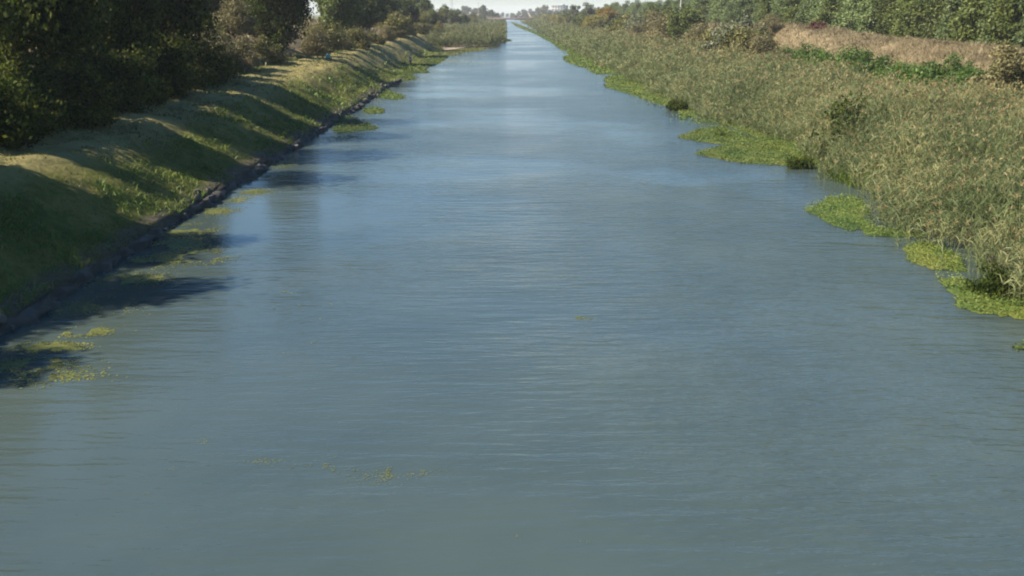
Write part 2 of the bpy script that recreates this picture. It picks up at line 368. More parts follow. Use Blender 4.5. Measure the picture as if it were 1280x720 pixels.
for k in range(3): T['far', k] = tree_meshes('far_tree', 11, 5, .08, .75, 1600, 'far_leaf', lobes=34, lobe_r=.32)
T['farpop', 0] = tree_meshes('far_poplar', 14, 4.6, .06, .6, 3000, 'far_leaf', shape='poplar', lobes=40, lobe_r=.3)

# ------------------------------------------------------------------ left bank trees
G_L = 'dark trees along the left bank'
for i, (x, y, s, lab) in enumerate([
    (-27, 13, .7, None), (-26.5, 20, .72, None), (-26.5, 26.5, .85, None), (-26.5, 33, .85, None), (-28, 40.5, .55, None), (-26.5, 90, .38, 'thin young tree at the foot of the dry slope, casting a narrow shadow stripe'), (-33.5, 92, .5, 'slender dark tree on the sunlit dike crest, the nearer of a pair'), (-33.5, 103, .55, 'slender dark tree on the sunlit dike crest, the farther of a pair'), (-29.5, 16.5, .65, None), (-29.5, 23.3, .72, None), (-29.5, 29.8, .75, None),  # trees given no label here are out of view, several added for bank shade
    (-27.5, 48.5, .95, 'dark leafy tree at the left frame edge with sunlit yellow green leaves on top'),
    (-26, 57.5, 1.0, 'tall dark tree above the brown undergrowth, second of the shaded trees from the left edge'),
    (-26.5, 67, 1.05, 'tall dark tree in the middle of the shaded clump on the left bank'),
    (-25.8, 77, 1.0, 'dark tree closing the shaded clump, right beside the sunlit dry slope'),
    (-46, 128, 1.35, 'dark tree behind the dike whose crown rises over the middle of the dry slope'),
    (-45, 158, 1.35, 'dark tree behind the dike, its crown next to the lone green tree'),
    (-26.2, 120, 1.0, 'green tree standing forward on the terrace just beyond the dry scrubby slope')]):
    put('leafy_tree', T['dark', i % 3], (x, y), lab or 'dark leafy tree out of view on the near left bank, shading the slope', 'tree', G_L, s * .84, sz=s * 1.18 if x > -30 else s)
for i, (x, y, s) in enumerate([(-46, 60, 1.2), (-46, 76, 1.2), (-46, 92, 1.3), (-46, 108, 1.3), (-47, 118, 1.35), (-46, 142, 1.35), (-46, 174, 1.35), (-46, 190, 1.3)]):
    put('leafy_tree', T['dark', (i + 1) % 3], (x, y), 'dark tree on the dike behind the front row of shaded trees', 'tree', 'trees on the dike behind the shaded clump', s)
G_M = 'trees of the receding left row'
for i, (px, X, s, kind, lab) in enumerate([
    (425, -27, 1.05, 'mid', None), (445, -29, 1.1, 'mid', None), (462, -26.5, .95, 'mid', None), (478, -28, 1.1, 'mid', None),
    (490, -25.5, .8, 'olive2', 'brownish olive tree at the front of the receding left row'), (500, -29, 1.05, 'mid', None), (511, -27, .85, 'mid', None),
    (521, -26, .8, 'olive2', 'olive tree of the receding left row above the bend of the mown bank'), (530, -29, .9, 'mid', None), (539, -25, .75, 'mid', None), (547, -27, .75, 'olive2', 'low olive tree where the left row drops towards the reeds'),
    (556, -28, .8, 'mid', None), (566, -24, .75, 'mid', 'small rounded green tree at the end of the left row, behind the sandy spit'), (578, -20, .7, 'mid', 'dark rounded tree just behind the tall left reed stand'),
    (588, -24, .8, 'olive2', 'olive tree far along the left bank behind the reeds')]):
    p = along(px, X, 4)
    mesh = T['mid', i % 3] if kind == 'mid' else T['willow', i % 2]
    if kind == 'olive2': mesh = T['olive', i % 3]; s = s * 1.7
    put('leafy_tree', mesh, p, lab or 'mid green tree of the row receding along the left bank', 'tree', G_M, s)
for i, (px, X, s) in enumerate([(418, -33, 1.1), (440, -36, 1.2), (470, -36, 1.2), (492, -38, 1.15), (512, -38, 1.1), (528, -38, 1.05)]):
    put('leafy_tree', T['mid', (i + 1) % 3], along(px, X, 6), 'mid green tree on the dike behind the receding left row', 'tree', 'trees on the dike behind the left row', s)

G_S = 'dry shrubs on the left dike slope'
for i, (px, X, s, kind, lab) in enumerate([
    (268, -24.2, .95, 'brown', 'rounded dry brown shrub at the foot of the sunlit slope, half in shade'),
    (256, -27.5, .8, 'olive', 'yellow green shrub just above the dry brown one on the slope'),
    (300, -25.5, .75, 'brown', 'low brown shrub in the shaded hollow of the dry slope'),
    (292, -30, 1.0, 'brown', 'dry reddish scrub on the crest of the sunlit slope'),
    (318, -30.5, .9, 'brown', 'dry brown scrub on the slope left of the lone green tree'),
    (338, -24.8, .6, 'olive', 'small olive shrub at the foot of the lone green tree, on its near side'),
    (393, -24, .85, 'brown', 'pale brown shrub right of the lone green tree'),
    (405, -25.2, .95, 'olive', 'pale olive shrub between the lone green tree and the receding row'),
    (428, -24, .6, 'brown', 'small dark brown shrub at the foot of the receding row')]):
    put('dry_shrub', T[kind, i % 3], along(px, X, 4), lab, 'shrub', G_S, s)
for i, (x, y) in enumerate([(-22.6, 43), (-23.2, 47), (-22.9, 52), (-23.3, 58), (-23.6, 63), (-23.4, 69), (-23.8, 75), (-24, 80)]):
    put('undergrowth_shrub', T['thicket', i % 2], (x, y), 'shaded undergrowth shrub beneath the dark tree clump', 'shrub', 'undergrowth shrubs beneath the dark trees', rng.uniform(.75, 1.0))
for i, (px, X) in enumerate([(440, -23.8), (455, -24), (470, -23.6), (485, -23.8), (500, -23.5), (513, -23), (525, -22.5), (536, -22), (545, -21), (553, -20)]):
    put('dry_shrub', T['brown' if i % 2 else 'olive', i % 3], along(px, X, 3.6), 'low dusty shrub along the foot of the receding left row', 'shrub', 'low shrubs along the left row', rng.uniform(.55, .9))

# ------------------------------------------------------------------ right bank trees
for i, (px, X, s, kind, cat, lab) in enumerate([
    (746, 33, 1.0, 'willow', 'tree', 'rounded yellow green willow in front of the orange tree'),
    (757, 37, 1.05, 'orange', 'tree', 'autumn orange tree showing above the yellow green willow'),
    (718, 36, 1.0, 'silver', 'tree', 'tall grey green tree left of the orange tree, its crown against the sky'),
    (734, 40, 1.0, 'silver', 'tree', 'tall grey green tree crowded between its twin and the orange tree'),
    (697, 32, .95, 'willow', 'tree', 'yellowish bushy tree near the far bridge on the right bank'),
    (706, 31, 1.0, 'mid', 'tree', 'dark olive tree left of the yellow green willow'),
    (722, 31, .8, 'mid', 'tree', 'dark green tree just left of the yellow green willow, low over the reeds'),
    (770, 35, .75, 'mid', 'tree', 'green tree right of the orange tree'),
    (783, 33, 1.55, 'olive', 'shrub', 'dark olive bush with yellow shoots right of the willow'),
    (797, 34, 1.5, 'silvershrub', 'shrub', 'silvery bush standing before brown scrub on the right bank'),
    (812, 34, 2.0, 'brown', 'shrub', 'tall brown bush between the silvery bush and the dark green one'),
    (832, 33.5, 1.95, 'brown', 'shrub', 'tall rusty brown bush under the pale utility pole'),
    (855, 34.5, 1.0, 'mid', 'tree', 'dark green small tree at the right end of the brown scrub'),
    (842, 36.5, .95, 'mid', 'tree', 'green tree behind the rusty brown bush'),
    (816, 38, 1.0, 'mid', 'tree', 'green tree rising behind the tall brown bush'),
    (875, 33, 1.45, 'brown', 'shrub', 'brown bush on the reed bed edge left of the silver green shrub'),
    (892, 35, 1.2, 'olive', 'shrub', 'olive bush squeezed between brown bush and silver green shrub'),
    (921, 32.5, 1.45, 'silvershrub', 'shrub', 'large silver green shrub rising over the reeds before the dry bank'),
    (938, 33.5, 1.3, 'olive', 'shrub', 'olive shrub leaning on the right side of the silver green shrub'),
    (955, 33, 1.25, 'brown', 'shrub', 'brownish shrub with dark foot, right of the silver green shrub'),
    (962, 46, .95, 'brown', 'shrub', 'dark brown shrub on the dry bank behind the silver green shrub'),
    (1018, 51, .8, 'red', 'shrub', 'small dark red shrub in the dip of the dry bank'),
    (1258, 35, 1.35, 'brown', 'shrub', 'large brown and green shrub at the right edge above the reeds'),
    (1242, 38, 1.0, 'bramble', 'shrub', 'green leafy shrub behind the brown shrub at the right edge')]):
    put('small_tree' if cat == 'tree' else 'bush', T[kind, i % {'willow': 2, 'silver': 2, 'orange': 1, 'silvershrub': 1, 'red': 1}.get(kind, 3)], along(px, X, 1.5), lab, cat, None, s)
for i, (px, X, s) in enumerate([(985, 37.5, .8), (1010, 37.5, .95), (1035, 38, .95), (1062, 38, 1.0), (1090, 38, .9), (1118, 39, .65), (1150, 38, .75), (1172, 37, 1.0), (1195, 37.2, .95), (1215, 37.5, .8), (1232, 36.5, .9), (1130, 39.5, .85), (1275, 37, .9)]):
    put('bramble_bush', T['bramble', i % 3], along(px, X, 1.5), 'bright green bramble bush between the reed bed and the dry bank', 'shrub', 'bramble bushes below the dry bank', s)
put('bramble_bush', T['bramble', 1], along(1205, 43.5, 3), 'small green bramble growing alone halfway up the dry bank', 'shrub', None, .5)
for i, (px, py, s, lab) in enumerate([
    (997, 206, .95, 'dark rounded bush at the water edge behind the long green weed tongue'),
    (1243, 362, .75, 'dark bush at the front of the reeds beside the nearest weed mat'),
    (1075, 292, .6, 'small dark bush at the tip of the middle reed point'),
    (1060, 194, 2.0, 'dark low bush in the reed bed, left of a wider one'),
    (1085, 190, 2.3, 'wide dark bush sunk in the reed bed, the middle one of three'),
    (1118, 186, 2.1, 'dark low bush in the reed bed, right of a wider one'),
    (847, 136, 1.0, 'small dark bush on the far reed edge where the weed strip narrows'),
    (905, 168, .9, 'small dark bush standing at the root of the long weed tongue')]):
    put('marsh_bush', T['marsh', i % 2], at(px, py, .15), lab, 'bush', 'dark bushes along the reed bed', s, sink=.05)

# wood behind the right dike
cnt = 0
for r, (X0, st, y0, y1) in enumerate([(61, 5.0, 64, 330), (67, 5.6, 70, 400), (74, 7.5, 80, 470), (60, 9, 335, 620), (70, 11, 480, 800)]):
    y = y0
    while y < y1:
        x = X0 + rng.normal() * .9
        s = rng.uniform(.88, 1.12)
        if r >= 3: s *= .85
        put('wood_tree', T['wood', int(rng.integers(0, 4))], (x, y + rng.normal() * .7), 'green tree of the dense wood behind the dry bank', 'tree', 'trees of the wood behind the dry bank', s, sink=.2)
        y += st * rng.uniform(.8, 1.2); cnt += 1

# along both far banks and the horizon
for i in range(26):
    y = 360 + i * 26 + rng.normal() * 6
    put('bank_tree', T[('olive', 'willow', 'mid')[i % 3], i % 2], (33 + rng.normal() * 3, y), 'small bushy tree of the far right bank before the bridge', 'tree', 'far trees of the right bank', rng.uniform(.85, 1.15) * (1.3 if i % 3 == 0 else .8))
for i in range(16):
    y = 480 + i * 32 + rng.normal() * 6
    put('bank_tree', T[('olive', 'mid')[i % 2], i % 3], (-21 + rng.normal() * 2.5, y), 'small bushy tree of the far left bank before the bridge', 'tree', 'far trees of the left bank', rng.uniform(.6, .8) * (1.2 if i % 2 == 0 else .8))
for i, (px, y, s, k) in enumerate([(605, 1040, 1.0, 'farpop'), (613, 1060, 1.05, 'far'), (622, 1090, .75, 'far')]):
    put('far_tree', T[k, 0 if k == 'farpop' else i], ((px - 632) / F * y, y), ['tall pale poplar standing left of the bridge end', 'broad tree beside the tall poplar at the bridge end', 'lower tree sloping down to the canal at the bridge end'][i], 'tree', None, s)
for i, (px, y, s) in enumerate([(560, 1100, .9), (568, 1150, 1.0), (576, 1200, .9), (584, 1500, 1.5), (594, 1550, 1.1), (600, 1300, .7), (640, 1900, .9), (655, 1700, 1.2), (648, 2100, 1.0), (665, 1500, .9), (672, 1450, 1.1), (679, 1400, 1.15), (686, 1350, .9), (692, 1300, .9), (662, 2000, 1.0), (634, 2400, .8), (628, 2300, .9), (700, 1250, .9), (645, 1400, .55), (658, 1300, .5), (668, 1250, .5), (680, 1200, .5), (651, 1250, .5)]):
    put('far_tree', T['far', i % 3], ((px - 632) / F * y, y), 'hazy tree on the far horizon beyond the bridge', 'tree', 'hazy trees on the horizon', s)

# ------------------------------------------------------------------ reeds
def make_reeds(name, pts, h, label, plume=.4, edge=None):
    """pts: (n,3) bases; far reeds are fewer and broader"""
    n = len(pts); s = np.clip(np.hypot(pts[:, 1], pts[:, 0]) / 58, 1, 14)
    a = Acc(); ax = unit(np.stack([rng.normal(size=n) * .13 + (fbm(pts[:, 0] * .4, pts[:, 1] * .4) - .5) * .5, rng.normal(size=n) * .13 + (fbm(pts[:, 0] * .4 + 9, pts[:, 1] * .4) - .5) * .5, np.ones(n)], -1))
    hh = h * rng.uniform(.68, 1.1, n) * (.42 + 1.0 * fbm(pts[:, 0] * .33, pts[:, 1] * .22))
    if edge is not None: hh = hh * (.42 + .58 * sstep(0, 4.5, edge(pts)))
    V, Fq = blades(pts, ax, hh, .018 * s, .05); a.add(V, Fq, 0)
    for k in range(9):
        f = rng.uniform(.22, .97, n); az = rng.uniform(0, 6.283, n); up = rng.uniform(.5, 2.0, n)
        d = unit(np.stack([np.cos(az), np.sin(az), up], -1))
        ln = rng.uniform(.32, .62, n) * np.minimum(1.7, .75 + .25 * s)
        V, Fq = blades(pts + ax * (hh * f)[:, None], d, ln, .026 * s * rng.uniform(.7, 1.3, n), rng.uniform(.3, 1.1, n)); a.add(V, Fq, 0)
    pl = np.where(rng.random(n) < plume * (.5 + .9 * sstep(18, 26, pts[:, 0])) * (.35 + 1.3 * fbm(pts[:, 0] * .12 + 5, pts[:, 1] * .08)))[0]
    tip = pts[pl] + ax[pl] * hh[pl][:, None]
    for k in range(5):
        d = unit(ax[pl] + rng.normal(size=(len(pl), 3)) * .33)
        V, Fq = blades(tip - ax[pl] * .12, d, .24 * np.minimum(1.5, .8 + .2 * s[pl]), .024 * np.minimum(s[pl], 8), .7); a.add(V, Fq, 1)
    o = link(name, a.mesh(name, [M['reed_leaf'], M['reed_plume']])); tag(o, label, 'reeds', kind='stuff'); return o
def scatter(x0, x1, y0, y1, dens, ok):
    """density falls off with the square of the distance beyond 42 m"""
    out = []; y = y0
    while y < y1:
        s = max(1, y / 58); st = 3.0 * s; n = rng.poisson(dens / s ** 2 * (x1 - x0) * st)
        xx = rng.uniform(x0, x1, n); yy = rng.uniform(y, min(y1, y + st), n); k = ok(xx, yy)
        out.append(np.stack([xx[k], yy[k], ground_z(xx[k], yy[k])], -1)); y += st
    return np.concatenate(out)
def ok_r(x, y):
    rf = reed_front(y) + (fbm(y * .3, y * 0 + 1) - .5) * 3.4 + rng.uniform(-.6, .8, len(x))
    gap = fbm(x * .3 + 40, y * .2) < .33
    return (x > rf) & (x < 31.5 + (fbm(y * .06, x * 0) - .5) * 6) & ~(gap & (rng.random(len(x)) < .85))
pts = scatter(13, 36, 24, 960, 22, ok_r)
make_reeds('reed_bed', pts, 3.1, 'broad bed of grey green reeds with tan plumes along the right bank', edge=lambda q: q[:, 0] - reed_front(q[:, 1]) + .6)
def ok_l(x, y):
    lp = left_push(y); e = -13.2 + lp + (fbm(y * .05, y * 0 + 6) - .5) * 3
    return (lp > .5) & (x < e) & (x > -19)
pts = scatter(-20, 2, 226, 960, 45, ok_l)
make_reeds('reed_stand', pts, 3.3, 'tall pale reed stand jutting into the canal from the far left bank', .5)

# ------------------------------------------------------------------ floating weeds and algae
def in_poly(x, y, poly):
    c = np.zeros(len(x), bool); j = len(poly) - 1
    for i in range(len(poly)):
        xi, yi = poly[i]; xj, yj = poly[j]
        c ^= ((yi > y) != (yj > y)) & (x < (xj - xi) * (y - yi) / (yj - yi + 1e-12) + xi); j = i
    return c
def poly_pts(pix, dens, wob=.35):
    P = [at(*p)[:2] for p in pix]; xs_ = [p[0] for p in P]; ys_ = [p[1] for p in P]
    A = (max(xs_) - min(xs_) + 1) * (max(ys_) - min(ys_) + 1); s = max(1, np.mean(ys_) / 42)
    n = int(A * dens / s ** 1.6)
    x = rng.uniform(min(xs_) - .5, max(xs_) + .5, n); y = rng.uniform(min(ys_) - .5, max(ys_) + .5, n)
    k = in_poly(x + (fbm(x * .9, y * .5) - .5) * 2 * wob, y + (fbm(x * .5 + 7, y * .3) - .5) * 4 * wob, P)
    return np.stack([x[k], y[k], 0 * x[k]], -1), s
def poly_sheet(pix, cell=.16, wob=.35):
    """the thin raft under the leaves"""
    P = [at(*p)[:2] for p in pix]; xs_ = [p[0] for p in P]; ys_ = [p[1] for p in P]; c = cell * max(1, np.mean(ys_) / 42)
    gx = np.arange(min(xs_) - 1, max(xs_) + 1, c); gy = np.arange(min(ys_) - 1, max(ys_) + 1, c * 1.6)
    X_, Y_ = np.meshgrid(gx, gy); x = X_.ravel(); y = Y_.ravel()
    k = in_poly(x + (fbm(x * .9, y * .5) - .5) * 2 * wob, y + (fbm(x * .5 + 7, y * .3) - .5) * 4 * wob, P)
    Fq = grid_faces(len(gx), len(gy)); Fq = Fq[k[Fq].sum(1) >= 3]
    u, inv = np.unique(Fq, return_inverse=True)
    xj = x[u] + rng.normal(size=len(u)) * c * .2; yj = y[u] + rng.normal(size=len(u)) * c * .3
    return np.stack([xj, yj, .006 + .02 * fbm(xj * 2, yj * 2)], -1), inv.reshape(Fq.shape)
def weed_mesh(name, p, s, mat, hgt=.22, size=.032):
    n = len(p); lump = fbm(p[:, 0] * 1.3, p[:, 1] * .9)
    q = p.copy(); q[:, 2] = .012 + rng.random(n) ** 1.6 * hgt * (lump * 1.6)
    nn = unit(rand_dir(n) * .7 + np.array([0, 0, 1.0]))
    V, Fq = leaves(q, nn, size * s ** .8 * rng.uniform(.6, 1.5, n), .7)
    return V, Fq
a = Acc()
right_polys = [
    [(1160, 345), (1200, 348), (1225, 360), (1300, 362), (1400, 372), (1400, 410), (1280, 402), (1240, 398), (1195, 386), (1188, 370)],
    [(1125, 310), (1160, 302), (1195, 318), (1205, 340), (1165, 338), (1130, 326)],
    [(1070, 285), (1120, 282), (1150, 296), (1125, 297), (1080, 293)],
    [(900, 152), (960, 150), (1030, 165), (1060, 190), (1035, 207), (990, 206), (960, 180)],
    [(755, 97), (790, 93), (835, 108), (870, 140), (853, 152), (846, 138), (800, 122), (757, 109)],
    [(700, 54), (725, 62), (750, 76), (778, 92), (745, 93), (733, 86), (710, 79), (702, 72), (712, 69)],
    [(655, 37), (672, 40), (705, 56), (703, 64), (690, 54), (668, 42)],
    [(638, 27.2), (650, 31), (672, 40), (660, 39), (645, 33)]]
for P in right_polys:
    p, s = poly_pts(P, 360 if P[0][0] > 1000 else 250); V, Fq = weed_mesh('w', p, s, 0); a.add(V, Fq); a.add(*poly_sheet(P))
# ragged strip along the whole reed edge
yy = rng.uniform(48, 330, 22000) ; yy = 48 + (yy - 48) * rng.random(len(yy)); xx = reed_front(yy) + rng.normal(size=len(yy)) * .9 - .6
k = (fbm(xx * .4, yy * .12 + 3) > .5); p = np.stack([xx[k], yy[k], xx[k] * 0], -1); s = np.clip(p[:, 1] / 42, 1, 8)
V, Fq = weed_mesh('w', p, s, 0, .3); a.add(V, Fq)
o = link('water_weeds', a.mesh('water_weeds', M['weed_leaf'])); tag(o, 'bright green floating weeds fringing the reed bed', 'water weeds', kind='stuff')
# sedge: brighter upright tufts at the inner bay
p, s = poly_pts([(1030, 216), (1065, 200), (1130, 198), (1118, 228), (1075, 240), (1042, 228)], 90)
d = unit(np.stack([rng.normal(size=len(p)) * .3, rng.normal(size=len(p)) * .3, np.ones(len(p))], -1)); V, Fq = blades(p, d, rng.uniform(.4, .95, len(p)), .035, .5)
a = Acc(); a.add(V, Fq); o = link('sedge', a.mesh('sedge', M['sedge_leaf'])); tag(o, 'bright green sedge growing in the inner bay of the reeds', 'sedge', kind='stuff')

def mat_thing(pix, label, mat='weed_leaf', hgt=.2, dens=330, group='green weed mats on the water', size=.032):
    p, s = poly_pts(pix, dens); V, Fq = weed_mesh('m', p, s, 0, hgt, size)
    c = V.mean(0); c[2] = 0; a = Acc(); a.add(V - c, Fq); V, Fq = poly_sheet(pix); a.add(V - c, Fq)
    o = link('weed_mat', a.mesh('weed_mat', M[mat])); o.location = c; tag(o, label, 'weed mat', group); return o
mat_thing([(848, 172), (872, 163), (905, 158), (985, 190), (1020, 212), (990, 209), (930, 205), (880, 196), (868, 191), (905, 181), (870, 177)], 'long green weed tongue pointing into the canal from the right reeds')
mat_thing([(1000, 264), (1040, 248), (1075, 250), (1092, 285), (1060, 289), (1035, 279)], 'pointed green weed mat on the right reed point, nearer than the long tongue', hgt=.35)
mat_thing([(1273, 436), (1300, 433), (1310, 440), (1280, 441)], 'tiny green weed clump cut by the right edge of the frame')
mat_thing([(463, 113), (480, 112), (508, 121), (497, 125), (470, 122)], 'bright green weed tongue reaching furthest from the left bank, second below the person')
mat_thing([(450, 137), (466, 134), (482, 137), (478, 142), (458, 143)], 'short green weed mat between two longer tongues on the left bank')
mat_thing([(414, 163), (424, 148), (440, 146), (452, 155), (475, 160), (458, 163), (425, 166)], 'green weed tongue nearest the shade on the left bank', hgt=.35)
mat_thing([(484, 92), (500, 84), (520, 78), (545, 68), (562, 70), (548, 80), (532, 86), (536, 91), (514, 92), (520, 99), (488, 102)], 'large green weed mat below the standing person')
mat_thing([(548, 66), (562, 62), (600, 59), (616, 60), (596, 64), (566, 68), (555, 72)], 'yellowish weed mat lying along the sandy spit', mat='algae', hgt=.1)
mat_thing([(620, 50), (634, 49), (640, 51), (626, 53)], 'small green weed patch off the tall left reed stand')
mat_thing([(622, 38), (632, 38), (634, 40), (624, 41)], 'smallest and farthest green weed patch at the left reed edge')

# thin duckweed film
a = Acc()
def film(cx, cy, rx, ry, n, size=.05):
    c = at(cx, cy); e = at(cx + rx, cy); f = at(cx, cy - ry); RX_ = (e - c).length; RY_ = abs(f.y - c.y)
    n = int(n * 1.7); q = rng.normal(size=(n, 2)) * .5; x = c.x + q[:, 0] * RX_; y = c.y + q[:, 1] * RY_
    k = fbm(x * 1.7 + 3, y * 1.1) > .42; s = max(1, c.y / 42) ** .8
    p = np.stack([x[k], y[k], .006 + .01 * rng.random(k.sum())], -1)
    V, Fq = leaves(p, unit(rand_dir(len(p)) * .12 + np.array([0, 0, 1.0])), size * s * rng.uniform(.4, 1.4, len(p)), .75); a.add(V, Fq)
for cx, cy, rx, ry, n in [(233, 288, 34, 7, 1800), (226, 305, 36, 8, 1900), (240, 320, 46, 8, 2600), (165, 350, 45, 8, 1000), (180, 328, 40, 8, 900), (105, 415, 34, 5, 900), (62, 434, 42, 6, 1100), (40, 455, 60, 8, 700),
                          (330, 222, 24, 4, 800), (319, 240, 22, 4, 700), (272, 264, 26, 5, 900), (300, 250, 20, 4, 500), (110, 385, 60, 10, 500), (352, 205, 20, 4, 600), (70, 470, 60, 12, 400),
                          (440, 128, 30, 7, 1200), (470, 108, 26, 6, 1200), (500, 97, 30, 5, 1200), (560, 76, 40, 6, 900), (430, 172, 30, 5, 700),
                          (330, 577, 30, 4, 50), (400, 583, 34, 4, 50), (440, 583, 50, 20, 90), (480, 590, 40, 18, 90), (520, 591, 30, 8, 40), (484, 594, 9, 6, 40), (730, 398, 16, 2, 25), (355, 366, 10, 2, 20), (380, 410, 60, 60, 20), (250, 552, 12, 4, 14)]:
    film(cx, cy, rx, ry, n, .036 if cy < 500 else .015)
for k in range(70): film(rng.uniform(120, 1250), 180 + 500 * rng.random(), rng.uniform(3, 14), 2, 4, .012)
o = link('duckweed', a.mesh('duckweed', M['algae'])); tag(o, 'thin yellow green duckweed film drifting off the left bank', 'duckweed', kind='stuff')

# ------------------------------------------------------------------ grass
def tufts(name, x0, x1, y0, y1, dens, hl, wd, mat, label, ok=None, ref=30):
    out = []; y = y0
    while y < y1:
        s = max(1, y / ref); st = 2.0 * s; n = rng.poisson(dens / s ** 2 * (x1 - x0) * st)
        xx = rng.uniform(x0, x1, n); yy = rng.uniform(y, y + st, n)
        if ok is not None: k = ok(xx, yy); xx = xx[k]; yy = yy[k]
        out.append(np.stack([xx, yy, ground_z(xx, yy) - .02, np.full(len(xx), s)], -1)); y += st
    p = np.concatenate(out); n = len(p); s = p[:, 3]; p = p[:, :3]
    d = unit(np.stack([rng.normal(size=n) * .55, rng.normal(size=n) * .55, np.ones(n)], -1))
    lump = .45 + 1.1 * fbm(p[:, 0] * .8, p[:, 1] * .5)
    V, Fq = blades(p, d, rng.uniform(*hl, n) * lump * np.minimum(1.6, .8 + .2 * s), wd * s * rng.uniform(.6, 1.4, n), rng.uniform(.2, 1.2, n))
    a = Acc(); a.add(V, Fq); o = link(name, a.mesh(name, M[mat])); tag(o, label, 'grass', kind='stuff')
tufts('bank_grass', -24, -13.8, 12, 300, 120, (.05, .17), .022, 'grass_blade', 'short mown grass covering the left bank', lambda x, y: fbm(x * .6 + 3, y * .4) > .4)
tufts('slope_weeds', -18.5, -13.7, 16, 230, 80, (.10, .38), .03, 'sedge_leaf', 'rank green weeds in clumps on the left bank slope', lambda x, y: fbm(x * .7 + 11, y * .4 + 5) > .47 + .14 * rng.random(len(x)))
tufts('dike_scrub', -40, -24, 20, 320, 9, (.35, .8), .05, 'dry_blade', 'dry straw grass on the left dike slope', None, 40)
tufts('dry_grass', 40.5, 57, 56, 360, 90, (.3, .65), .022, 'dry_blade', 'dry straw coloured grass covering the right dike', None, 60)
tufts('meadow_grass', 29, 43, 40, 300, 12, (.4, .9), .06, 'grass_blade', 'rough olive grass between the reed bed and the dry bank', None, 50)

# ------------------------------------------------------------------ stone edging
def stone_mat():
    return solid('wet_stone', (.040, .033, .024), .85, .6, 2.2, .8)
ey = np.arange(6, 132, .16); prof = [(.12, -.6), (.14, -.02), (.07, .12), (-.05, .22), (-.22, .28), (-.45, .15)]
EV = []
for u, z in prof:
    blk = _perm[(np.floor(ey / .55 + u * 3).astype(int)) & 255, int((u + 2) * 40) & 255]
    x = -13.75 + u + (blk - .5) * .4 + (fbm(ey * .35, ey * 0 + 8) - .5) * .7 + (fbm(ey * 1.6, ey * 0 + u * 9) - .5) * .3 + (fbm(ey * .12, ey * 0 + 3) - .5) * .5
    zz = z + (z > 0) * ((blk - .5) * .26 + (fbm(ey * 2.1, ey * 0 + u * 5 + 3) - .5) * .2) * (1 - .3 * sstep(110, 215, ey)) - (z > 0) * .25 * sstep(120, 215, ey)
    EV.append(np.stack([x, ey, zz], -1))
EV = np.stack(EV, 1).reshape(-1, 3)
o = link('stone_edging', np_mesh('stone_edging', EV, grid_faces(len(prof), len(ey)), stone_mat())); tag(o, 'crumbling dark stone edging along the foot of the left bank', 'retaining wall')
def rock_mesh(seed):
    r2 = np.random.default_rng(seed); bm = bmesh.new(); bmesh.ops.create_icosphere(bm, subdivisions=2, radius=.5)
    dirs = unit(r2.normal(size=(9, 3))); offs = r2.uniform(.26, .46, 9)
    for v in bm.verts:
        c = np.array(v.co)
        for d_, o_ in zip(dirs, offs):
            t = c @ d_
            if t > o_: c = c - d_ * (t - o_) * .85
        v.co = Vector(c * np.array([1.2, .9, .75]))
    me = bpy.data.meshes.new('rock'); bm.to_mesh(me); bm.free(); me.materials.append(M.setdefault('stone', solid('pale_stone', (.085, .075, .06), .9, .5, 3, .5))); return me
rocks = [rock_mesh(k) for k in range(5)]
for i in range(64):
    y = 18 + 120 * rng.random() ** 1.3; x = -13.95 + rng.normal() * .3; s = rng.uniform(.16, .45)
    o = link('rock', rocks[i % 5]); o.location = (x, y, max(.02, min(.42, gz(x, y) if x < -13.85 else .05)) + .12 * s); o.rotation_euler = tuple(rng.uniform(0, 6.28, 3)); o.scale = (s, s, s)
    tag(o, 'loose stone broken from the edging at the left water line', 'rock', 'loose stones along the left water line')

# ------------------------------------------------------------------ person
def skin(name, joints, edges, mat, parent, sub=1, root=0):
    bm = bmesh.new(); sl = bm.verts.layers.skin.verify(); vs = []
    for i, (co, r_) in enumerate(joints):
        v = bm.verts.new(co); v[sl].radius = (r_, r_) if not isinstance(r_, tuple) else r_; v[sl].use_root = (i == root); vs.append(v)
    for a_, b_ in edges: bm.edges.new((vs[a_], vs[b_]))
    me = bpy.data.meshes.new(name); bm.to_mesh(me); bm.free()
    tmp = bpy.data.objects.new(name, me); COL.objects.link(tmp)
    tmp.modifiers.new('Skin', 'SKIN').use_smooth_shade = True
    ss = tmp.modifiers.new('Sub', 'SUBSURF'); ss.levels = ss.render_levels = sub
    dg = bpy.context.evaluated_depsgraph_get(); m2 = bpy.data.meshes.new_from_object(tmp.evaluated_get(dg)); m2.name = name
    bpy.data.objects.remove(tmp); m2.materials.clear(); m2.materials.append(mat)
    return link(name, m2, parent)
pp = at(513, 82.5, .12); person = empty('person', (pp.x, pp.y, .12), R(-60))
sk = solid('skin', (.38, .24, .17), .6, .1); jk = solid('blue_jacket', (.07, .14, .36), .8, .2); tr_ = solid('dark_trousers', (.012, .013, .02), .85, .2); hr = solid('brown_hair', (.05, .03, .02), .7, .3); sh_ = solid('black_shoe', (.015, .014, .013), .6, .2)
J = [((0, 0, .95), .13), ((0, .01, 1.2), .14), ((0, 0, 1.42), .12), ((0, .01, 1.52), .055), ((0, .03, 1.62), .085), ((0, .03, 1.72), .075),
     ((-.19, 0, 1.42), .06), ((-.25, .03, 1.14), .045), ((-.22, .16, .92), .034), ((.19, 0, 1.42), .06), ((.24, .06, 1.15), .045), ((.12, .25, 1.05), .034),
     ((-.1, 0, .88), .095), ((-.11, .02, .5), .06), ((-.12, 0, .09), .042), ((-.13, .14, .04), .035), ((.1, 0, .88), .095), ((.12, .05, .5), .06), ((.13, .02, .09), .042), ((.14, .16, .04), .035)]
